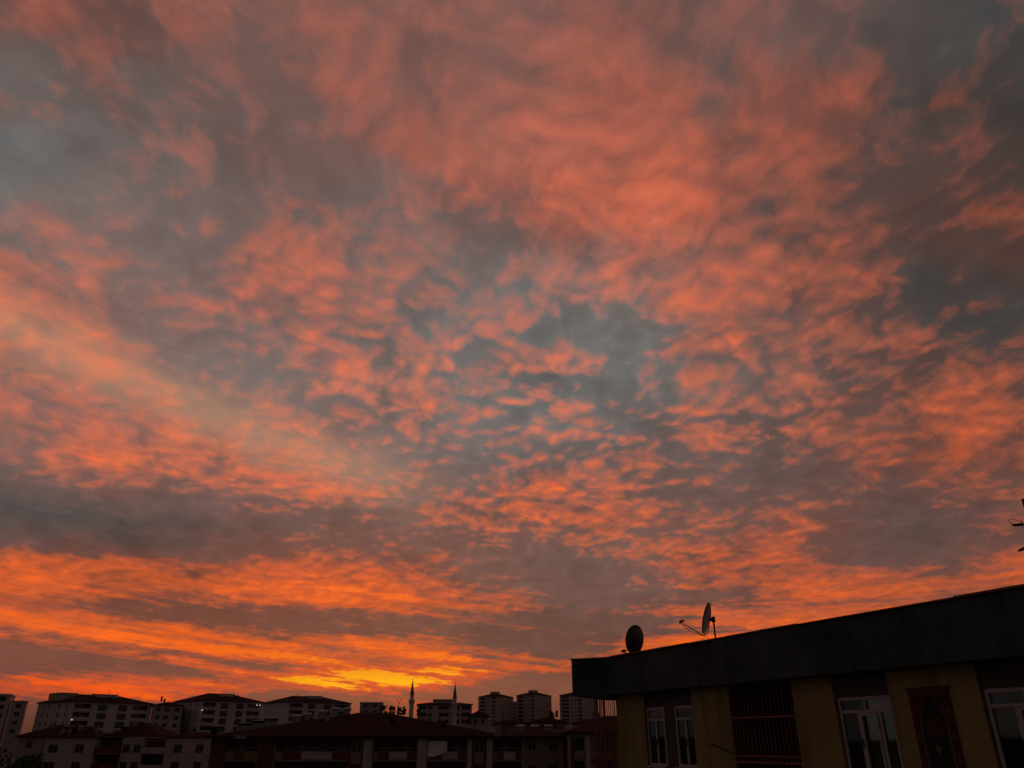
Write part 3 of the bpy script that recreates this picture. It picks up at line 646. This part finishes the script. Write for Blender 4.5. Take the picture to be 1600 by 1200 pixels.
hip_block('pale block with dark balconies standing behind the second minaret', (-44.5, 392), R(8), 25.5, 16, 30.6, 1.2, 'white_wall_b', [('b', .5, 3.8), ('w', 4.6, 6.6), ('b', 9.6, 14.5), ('b', 15.6, 19.5), ('b', 20.6, 25)], [('w', 4, 5.2), ('w', 9, 10.2)], 3, extras=f6, roofm='tiles', inset=6)
# tall towers far behind
def tower(label, c, phi, W_, D_, ze, rh=3.2):
    def ex(B, rf, H, w_, d_): rooftop_box(rf, w_*.38, w_*.62, d_*.3, d_*.6, H+1.2, H+4.6, 'tower_wall')
    spec = [('b', W_*.08, W_*.40), ('w', W_*.50, W_*.50+1.5), ('w', W_*.66, W_*.66+1.5), ('b', W_*.78, W_*.97)]
    hip_block(label, c, phi, W_, D_, ze, rh, 'tower_wall', spec, [('w', D_*.2, D_*.2+1.6), ('w', D_*.45, D_*.45+1.6), ('b', D_*.64, D_*.9)], 8, extras=ex, inset=10, over=.5)
tower('first of three tall towers counted from the minarets', (-29.5, 720), R(-38), 20, 24, 49.8)
tower('middle one of the three tall towers, with a shallow pitched roof', (4., 724), R(-38), 20, 25, 51.2)
tower('tall tower half hidden behind the black parapet corner', (41.5, 716), R(-38), 24, 24, 51.0)
hip_block('narrow lower tower squeezed between two tall towers', (-5, 760), R(-10), 11, 14, 47.5, .5, 'tower_wall', [('w', 2, 4), ('w', 6.5, 8.5)], [('w', 4, 6)], 6, roofm='flat_roof', over=.2, inset=4)
# low houses in front of the towers
hip_block('small gabled house between the tall towers and the second minaret', (-13.2, 262), R(5), 5.5, 7, 21.8, 1.9, 'grey_wall', [('w', 1., 2.2), ('w', 3.4, 4.6)], [('w', 3, 4.2)], 1, extras=None)
hip_block('low dark house below the first tall tower', (-5.5, 270), R(-6), 11, 9, 19.9, 1.3, 'cream_wall', [('w', 2, 3.4), ('w', 7, 8.4)], [('w', 3, 4.2)], 1, extras=top_clutter(12, 2, False, 1))
hip_block('low dark house below the middle tall tower', (6.8, 262), R(7), 10, 9, 20.2, 1.5, 'cream_wall', [('w', 2, 3.4), ('w', 6, 7.4)], [('w', 3, 4.2)], 1, extras=top_clutter(15, 3, False, 0))
hip_block('low dark house left of the half hidden tower', (18.5, 250), R(-4), 12, 9, 19.6, 1.3, 'grey_wall', [('w', 2, 3.4), ('w', 8, 9.4)], [('w', 3, 4.2)], 1, extras=top_clutter(17, 2, False, 1))
# ---------------------------------------------------------------- minarets
def minaret(x, y, ztop, r, label):
    m = empty('minaret', (x, y, 0)); tag(m, label, 'minaret', 'minarets of the mosque'); zc_ = ztop - 1.6; zk = ztop - 7.2
    MB().lathe([(r*1.7, 0), (r*1.7, 9), (r*1.25, 11.5), (r*1.22, zk-4.2), (r*1.22, zk-3.9)], 16).build('shaft', 'stone', m)
    MB().lathe([(r*1.22, zk-3.89), (r*1.3, zk-3.6), (r*1.62, zk-3.0), (r*1.72, zk-2.9), (r*1.72, zk-1.9), (r*1.6, zk-1.9), (r*1.6, zk-2.8), (r*.9, zk-2.8)], 16).build('gallery', 'stone', m)
    MB().lathe([(r*1.0, zk-2.85), (r*1.0, zk-.25), (r*1.12, zk-.2), (r*1.12, zk-.01)], 16).build('upper_shaft', 'stone', m)
    cp = MB().lathe([(r*1.14, zk), (r*.93, zk+1.2), (r*.5, zk+3.6), (r*.15, zc_-.05), (r*.10, zc_)], 16).build('cone_cap', 'lead', m)
    MB().lathe([(.07, zc_+.0), (.06, zc_+.35), (.17, zc_+.5), (.06, zc_+.68), (.13, zc_+.85), (.04, zc_+1.0), (.02, ztop)], 8).build('finial', 'lead', cp)
minaret(-42.7, 350, 40.1, .78, 'slender minaret with conical cap, the left one of two')
minaret(-24.4, 350, 38.9, .80, 'slender minaret with conical cap, in front of the pale block')
# ---------------------------------------------------------------- the long red-and-cream block across the street
def street_block():
    X0, Y0 = -44.8, 125.
    B = empty('apartment_building', (X0, Y0, 0)); tag(B, 'long block with big dark red tiled roof and red and cream balconies', 'building')
    def lx(x): return x - X0
    ze = 15.35; fh = 2.95
    bal = [(-42.6, -37.8), (-35.1, -24.2), (-20.5, -14.1), (-12.5, -6.8), (-2.7, 1.4)]
    win = [(-23.4, -22.75), (-5.2, -4.55)]
    small = [(2.4, 3.6), (5.4, 6.8)]
    w = MB(); holes = []
    for k in range(3):
        z1 = ze - .15 - k*fh
        for a, b in bal: holes.append((lx(a), lx(b), z1-1.55, z1, 1.7, True))
        for a, b in win: holes.append((lx(a)-.4, lx(b)+.4, z1-1.75, z1-.25, .22, True))
        for a, b in small: holes.append((lx(a), lx(b), z1-1.5, z1-.35, .22, True))
    facade(w, 0, 52.4, 0, ze, holes); D_ = 22
    w.quad((0, 0, 0), (0, 0, ze), (0, D_, ze), (0, D_, 0)); w.quad((52.4, 0, 0), (52.4, D_, 0), (52.4, D_, ze), (52.4, 0, ze)); w.quad((0, D_, 0), (0, D_, ze), (52.4, D_, ze), (52.4, D_, 0))
    w.build('wall', 'cream_wall', B)
    rnd = random.Random(21)
    for k in range(3):
        z1 = ze - .15 - k*fh; zp = z1 - 1.55
        for i, (a, b) in enumerate(bal):
            MB().box(lx(a)+.05, lx(b)-.05, 1.62, 1.69, zp+.02, z1-.02).build('balcony_back', 'red_paint' if i % 2 == 0 else 'recess', B)
            n = max(1, int((b-a)/2.6))
            for j in range(n): window(B, T((lx(a)+(j+.25)*(b-a)/n, 1.56, zp+.02)), 1.25, 1.35, 2)
            # railing of thin balusters above the coloured parapet
            rl = MB().box(lx(a), lx(b), .02, .06, zp+.40, zp+.44).build('railing', 'concrete', B)
            bm_ = MB().box(-.018, .018, .025, .055, zp, zp+.40).mesh('baluster'); bm_.materials.append(MATS['concrete'])
            for j in range(1, int((b-a)/.55)): share('baluster', bm_, rl, T((lx(a)+j*.55, 0, 0)))
            # coloured parapet panels, red at the ends and cream in the middle, proud of the wall
            cuts = [(0, .10, 'cream_wall'), (.10, .36, 'red_paint'), (.36, .78, 'white_wall_b'), (.78, 1., 'red_paint')] if i != 0 else [(0, .28, 'cream_wall'), (.28, .62, 'red_paint'), (.62, 1., 'ochre_panel')]
            for p, q, mt in cuts:
                pr = .10 if mt != 'red_paint' else .06
                MB().box(lx(a)+(b-a)*p+.004, lx(a)+(b-a)*q-.004, -pr, -.003, zp-1.08, zp-.10).build('parapet_panel', mt, B)
        for a, b in win:
            MB().box(lx(a)-.75, lx(a)-.41, -.06, -.003, z1-2.9, z1).build('window_surround', 'red_paint', B); MB().box(lx(b)+.41, lx(b)+.75, -.06, -.003, z1-2.9, z1).build('window_surround', 'red_paint', B)
            window(B, T((lx(a)-.38, .15, z1-1.73)), b-a+.76, 1.46, 2)
        for a, b in small: window(B, T((lx(a)+.02, .15, z1-1.48)), b-a-.04, 1.11, 2)
    # piers and vertical red fins
    for a, b in ((-22.0, -20.7), (-14.0, -12.6), (-6.55, -5.95), (-3.75, -2.9)): MB().box(lx(a), lx(b), -.35, -.003, 0, ze-.02).build('pier', 'white_wall_b', B)
    for a in (-44.7, -37.6):
        for j in range(5):
            x = lx(a)+.12+j*.46; MB().box(x, x+.25, -.30, -.003, 0, ze-.02).build('fin', 'red_paint' if j % 2 == 0 else 'red_paint', B)
            if j < 4: MB().box(x+.28, x+.40, -.16, -.003, 0, ze-.02).build('fin', 'cream_wall', B)
    # eaves soffit and roofs
    MB().box(-.5, 52.6, -.8, D_+.6, ze+.003, ze+.14).build('eaves', 'recess', B)
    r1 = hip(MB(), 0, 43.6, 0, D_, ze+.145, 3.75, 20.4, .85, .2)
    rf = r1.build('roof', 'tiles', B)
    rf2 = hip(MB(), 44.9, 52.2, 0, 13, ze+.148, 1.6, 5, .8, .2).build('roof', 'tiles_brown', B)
    for x, y, h in ((25.5, 9, .4), (38, 8., .4), (20, 10.5, .5)): chimney(rf, x, y, ze+2.6, .6, h+.5, 'recess')
    MB().box(30.0, 30.9, 4.4, 5.1, ze+1.45, ze+1.9).build('skylight', 'concrete', rf)
    MB().box(3.8, 5.4, -.95, -.88, ze-.02, ze+.42).build('eaves_patch', 'concrete', B)
    MB().box(42.2, 43.2, -.95, -.3, ze+.3, ze+1.9).build('chimney', 'concrete', rf)
    rnd = random.Random(77)
    for i in range(9):                                  # chimneys, vents and aerials on the big roof
        x, y = rnd.uniform(8, 40), rnd.uniform(3, 9); zq = ze+.35+3.75*min((y+.85)/(D_/2+.85), (x+.85)/20.4, (44.4-x)/20.4)
        if i % 3: chimney(rf, x, y, zq, rnd.uniform(.35, .7), rnd.uniform(.4, .9), rnd.choice(('recess', 'concrete', 'tiles')))
        else:
            o = MB().tube([(x, y, zq-.3), (x, y, zq+rnd.uniform(1.2, 2.2))], .035, 5).build('aerial', 'dark_metal', rf)
            for q in range(3): MB().tube([(x-.35+.05*q, y, zq+.7+.16*q), (x+.35-.05*q, y, zq+.7+.16*q)], .018, 4).build('aerial_bar', 'dark_metal', o)
    # white sheet hung in a balcony
    s = empty('sheet', (-11.05, 125-.14, ze-2.55)); tag(s, 'white sheet hung across a balcony of the long block', 'sheet')
    n = 12; vs = []; fs = []
    for i in range(n+1):
        x = -1.4+2.85*i/n; zb_ = .15 + max(0, (i-5)/n)*1.2
        vs += [(x, .05*math.sin(i*1.3)-.1, zb_), (x, .03*math.sin(i*1.3+.5)-.1, 2.3)]
    for i in range(n): fs.append((2*i, 2*i+2, 2*i+3, 2*i+1))
    so_ = MB().add(vs, fs).build('cloth', 'tarp', s); so_.modifiers.new('thick', 'SOLIDIFY').thickness = .02
    MB().tube([(-1.45, -.1, 2.3), (1.5, -.1, 2.3)], .03, 6).build('line_rod', 'dark_metal', s)
    # solar heaters along the left slope
    zr = lambda x, y: ze+.35+3.75*min((y+.85)/(D_/2+.85), (x+.85)/20.4)
    for k, (px_, yy) in enumerate(((10.1, 8.5), (11.7, 8.5), (14.0, 9.0), (16.2, 9.0), (18.0, 9.0))):
        solar_heater((X0+px_, Y0+yy, zr(px_, yy)+.30), 0, 'pale tanked solar water heater, %s on the big tiled roof' % ORD[k])
    for k in range(3): solar_heater((X0+2.6+1.9*k, Y0+6.0+.4*k, zr(2.6+1.9*k, 6)+.35), 0, 'dark solar collector rack above the red fins, %s' % ORD3[k], 'solar', 3, .72)
    for k, x in enumerate((46.2, 48.4, 50.6)):
        solar_heater((X0+x, Y0+6.0, ze+1.15), 0, 'solar water heater on the low brown roof, %s' % ORD3[k])
street_block()
def end_block():
    b = hip_block('red and cream block end showing beside the corner grille', (8.1, 117), 0., 16., 15., 15.75, 2.4, 'cream_wall', [('b', .5, 1.9), ('b', 3.4, 5.6), ('b', 7, 10)], [('w', 3, 4.2), ('w', 8, 9.2)], 2, 2.9, 'tiles_brown', 6.5)
    MB().box(2.1, 2.75, -.3, -.003, 0, 15.7).build('pier', 'white_wall_b', b); MB().box(.1, .4, -.2, -.003, 0, 15.7).build('fin', 'red_paint', b); MB().box(5.8, 6.2, -.2, -.003, 0, 15.7).build('fin', 'red_paint', b)
    MB().box(2.9, 6.4, -.22, -.12, 12.35, 12.8).build('balcony_band', 'red_paint', b)
end_block()
# ---------------------------------------------------------------- white block at the lower left
def left_block():
    X0, Y0 = -89.7, 160.
    B = empty('apartment_building', (X0, Y0, 0)); tag(B, 'white block with red tiled roofs and recessed balconies at lower left', 'building')
    ze = 15.6; fh = 3.0
    bays = [(0, 10.2, [(1.6, 3.4), (6.6, 8.3)], 0.), (14.9, 19.0, [(15.1, 16.5), (17.2, 18.6)], 1.2), (23.7, 32.3, [(25.3, 26.9), (29.5, 31.0)], .2)]
    for a, b, ws_, y in bays:
        w = MB(); hs = []
        for k in range(3):
            z1 = ze-1.15-k*fh; hs += [(p, q, z1-1.5, z1, .2, True) for p, q in ws_]
        facade(w, a, b, 0, ze, hs, y)
        w.quad((a, y, 0), (a, y, ze), (a, 14, ze), (a, 14, 0)); w.quad((b, y, 0), (b, 14, 0), (b, 14, ze), (b, y, ze)); w.quad((a, 14, 0), (a, 14, ze), (b, 14, ze), (b, 14, 0))
        w.build('wall', 'white_wall_b', B)
        for k in range(3):
            z1 = ze-1.15-k*fh
            for p, q in ws_: window(B, T((p+.02, y+.14, z1-1.48)), q-p-.04, 1.46, 2)
    for i, (a, b) in enumerate(((10.2, 14.9), (19.0, 23.7))):
        MB().box(a+.004, b-.004, 3.2, 13.9, 0, ze-.6).build('recess_wall', 'red_paint', B)
        for k in range(4):
            zf = ze-1.9-k*fh+.3
            MB().box(a+.006, b-.006, .5, 3.19, zf-1.25, zf-1.08).build('balcony_slab', 'concrete', B)
            MB().box(a+.006, b-.006, .45, .57, zf-1.06, zf-.05).build('balcony_parapet', 'white_wall_b' if i else 'red_paint', B)
            window(B, T((a+1.2, 3.12, zf-1.0)), 2.2, 2.0, 2)
    for x in (.45, ): MB().tube([(x, -.08, 0), (x, -.08, ze)], .07, 6).build('downpipe', 'dark_metal', B)
    r = hip(MB(), 0, 10.2, 0, 14, ze+.003, 1.4, 5.5, .25, .12).build('roof', 'tiles', B)
    r2 = hip(MB(), 10.9, 21., 1.2, 15, ze+.25, 2.5, 6.0, .2, .12).build('roof', 'tiles', B)
    r3 = hip(MB(), 23.7, 32.3, .2, 14, ze+.006, 1.1, 5, .25, .12).build('roof', 'tiles', B)
    for x, y, h in ((4, 5, .7), (7.5, 5, .9)): chimney(r, x, y, ze+1.3, .7, h)
    chimney(r2, 14.5, 5.5, ze+2.2, .7, .9)
    rnd = random.Random(5)
    for rr, xa, xb in ((r, 1, 9), (r2, 12, 20), (r3, 25, 31)):
        for i in range(4):
            x, y = rnd.uniform(xa, xb), rnd.uniform(3, 7)
            chimney(rr, x, y, ze+.9, rnd.uniform(.4, 1.1), rnd.uniform(.5, 1.2), rnd.choice(('recess', 'tiles', 'solar')))
    for k in range(4): solar_heater((X0+.9+1.35*k, Y0+5.2, ze+1.05), 0, 'small dark solar collector on the lower left roof, %s' % ORD[k], 'solar', 1, .8)
    for k in range(2): solar_heater((X0+24.6+2.1*k, Y0+4.6, ze+.8), 0, 'dark solar collector on the white end bay roof, %s of the pair' % ('left', 'right')[k], 'solar')
left_block()
# lower red roof and houses at the far left
hip_block('low house with dark red roof behind the trees at far left', (-112, 190), R(10), 16, 12, 15.6, 2.6, 'grey_wall', [('w', 2, 3.3), ('w', 6, 7.3), ('w', 10, 11.3)], [('w', 3, 4.2)], 2, extras=top_clutter(30, 2, False, 0))
hip_block('low dark roofed house on the left behind the white block', (-98, 178), R(4), 9, 9, 15.2, 2.2, 'cream_wall', [('w', 2, 3.3), ('w', 5, 6.3)], [('w', 3, 4.2)], 2)
# ---------------------------------------------------------------- trees
def tree(x, y, h, cr, label, seed, dens=900, leaf=.28, tall=1., gz=0.):
    rnd = random.Random(seed); t = empty('tree', (x, y, gz)); tag(t, label, 'tree', 'trees among the houses')
    tr = MB(); th = h*.42; tr.tube([(0, 0, 0), (.1, .05, th*.5), (0, .1, th), (.1, 0, h*.8)], [.26, .2, .16, .04], 8)
    for i in range(7):
        a = i*2.4; z0 = th*rnd.uniform(.75, 1.3); L = cr*rnd.uniform(.6, .9)
        tr.tube([(0, .05, z0), (L*.5*math.cos(a), L*.5*math.sin(a), z0+L*.35*tall), (L*math.cos(a), L*math.sin(a), z0+L*.8*tall)], [.1, .06, .02], 6)
    tr.build('trunk', 'bark', t)
    cl = [(rnd.uniform(-1, 1)*cr*.62, rnd.uniform(-1, 1)*cr*.62, h - cr*tall + rnd.uniform(-.8, .75)*cr*tall, cr*rnd.uniform(.28, .5)) for _ in range(16)]
    c = MB()
    for i in range(dens):
        px_, py_, pz_, r_ = rnd.choice(cl); d_ = Vector((rnd.gauss(0, 1), rnd.gauss(0, 1), rnd.gauss(0, 1))).normalized()*r_*rnd.random()**.35
        o = Vector((px_, py_, pz_)) + d_; a = Vector((rnd.gauss(0, 1), rnd.gauss(0, 1), rnd.gauss(0, 1))).normalized(); b_ = a.orthogonal().normalized(); s = leaf*rnd.uniform(.6, 1.4)
        c.quad(o-a*s-b_*s*.15, o-a*s*.1+b_*s*.55, o+a*s, o-a*s*.1-b_*s*.55)
    c.build('crown', 'leaf', t)
tree(-62.8, 101, 14.6, 3.4, 'dark leafy tree cut by the left edge of the picture', 1, 1500)
tree(-62.2, 108, 13.4, 2.6, 'dark leafy tree beside the white block at lower left', 2, 1500)
tree(-62.6, 111.5, 11.4, 1.9, 'small dark tree in front of the white block corner', 3, 1100)
k = 0
for x, h, cr, tl, lb in ((-38.6, 25.3, 1.6, 'a', 'bushy dark treetop left of the minarets, widest of the row'), (-36.2, 24.7, 1.3, 'b', 'bushy treetop right of the widest one near the minarets'), (-34.1, 24.6, .8, 'c', 'narrow upright treetop near the left minaret'), (-32.7, 24.7, .8, 'd', 'narrow upright treetop nearest to the left minaret'), (-28.2, 24.2, .7, 'e', 'tiny dark treetop just right of the left minaret')):
    k += 1; tree(x, 250, h, cr, lb, 40+k, 500, .2, 1. if cr > 1 else 1.6)
tree(11.9, 256, 23.8, .9, 'small pointed tree between two tall towers', 60, 450, .2, 1.7)
# forked aerial above the roof ridge
fo = empty('street_lamp', (-34.6, 252, 0)); tag(fo, 'thin forked lamp post standing left of the minarets', 'lamp post')
MB().tube([(0, 0, 0), (0, 0, 25.9)], [.12, .08], 8).build('post', 'dark_metal', fo)
for s in (-1, 1):
    a = MB().tube([(0, 0, 25.6), (s*.35, 0, 26.2), (s*.75, 0, 26.6)], .07, 6).build('arm', 'dark_metal', fo)
    MB().box(s*.75-.25, s*.75+.25, -.12, .12, 26.55, 26.72).build('lamp_head', 'dark_metal', a)
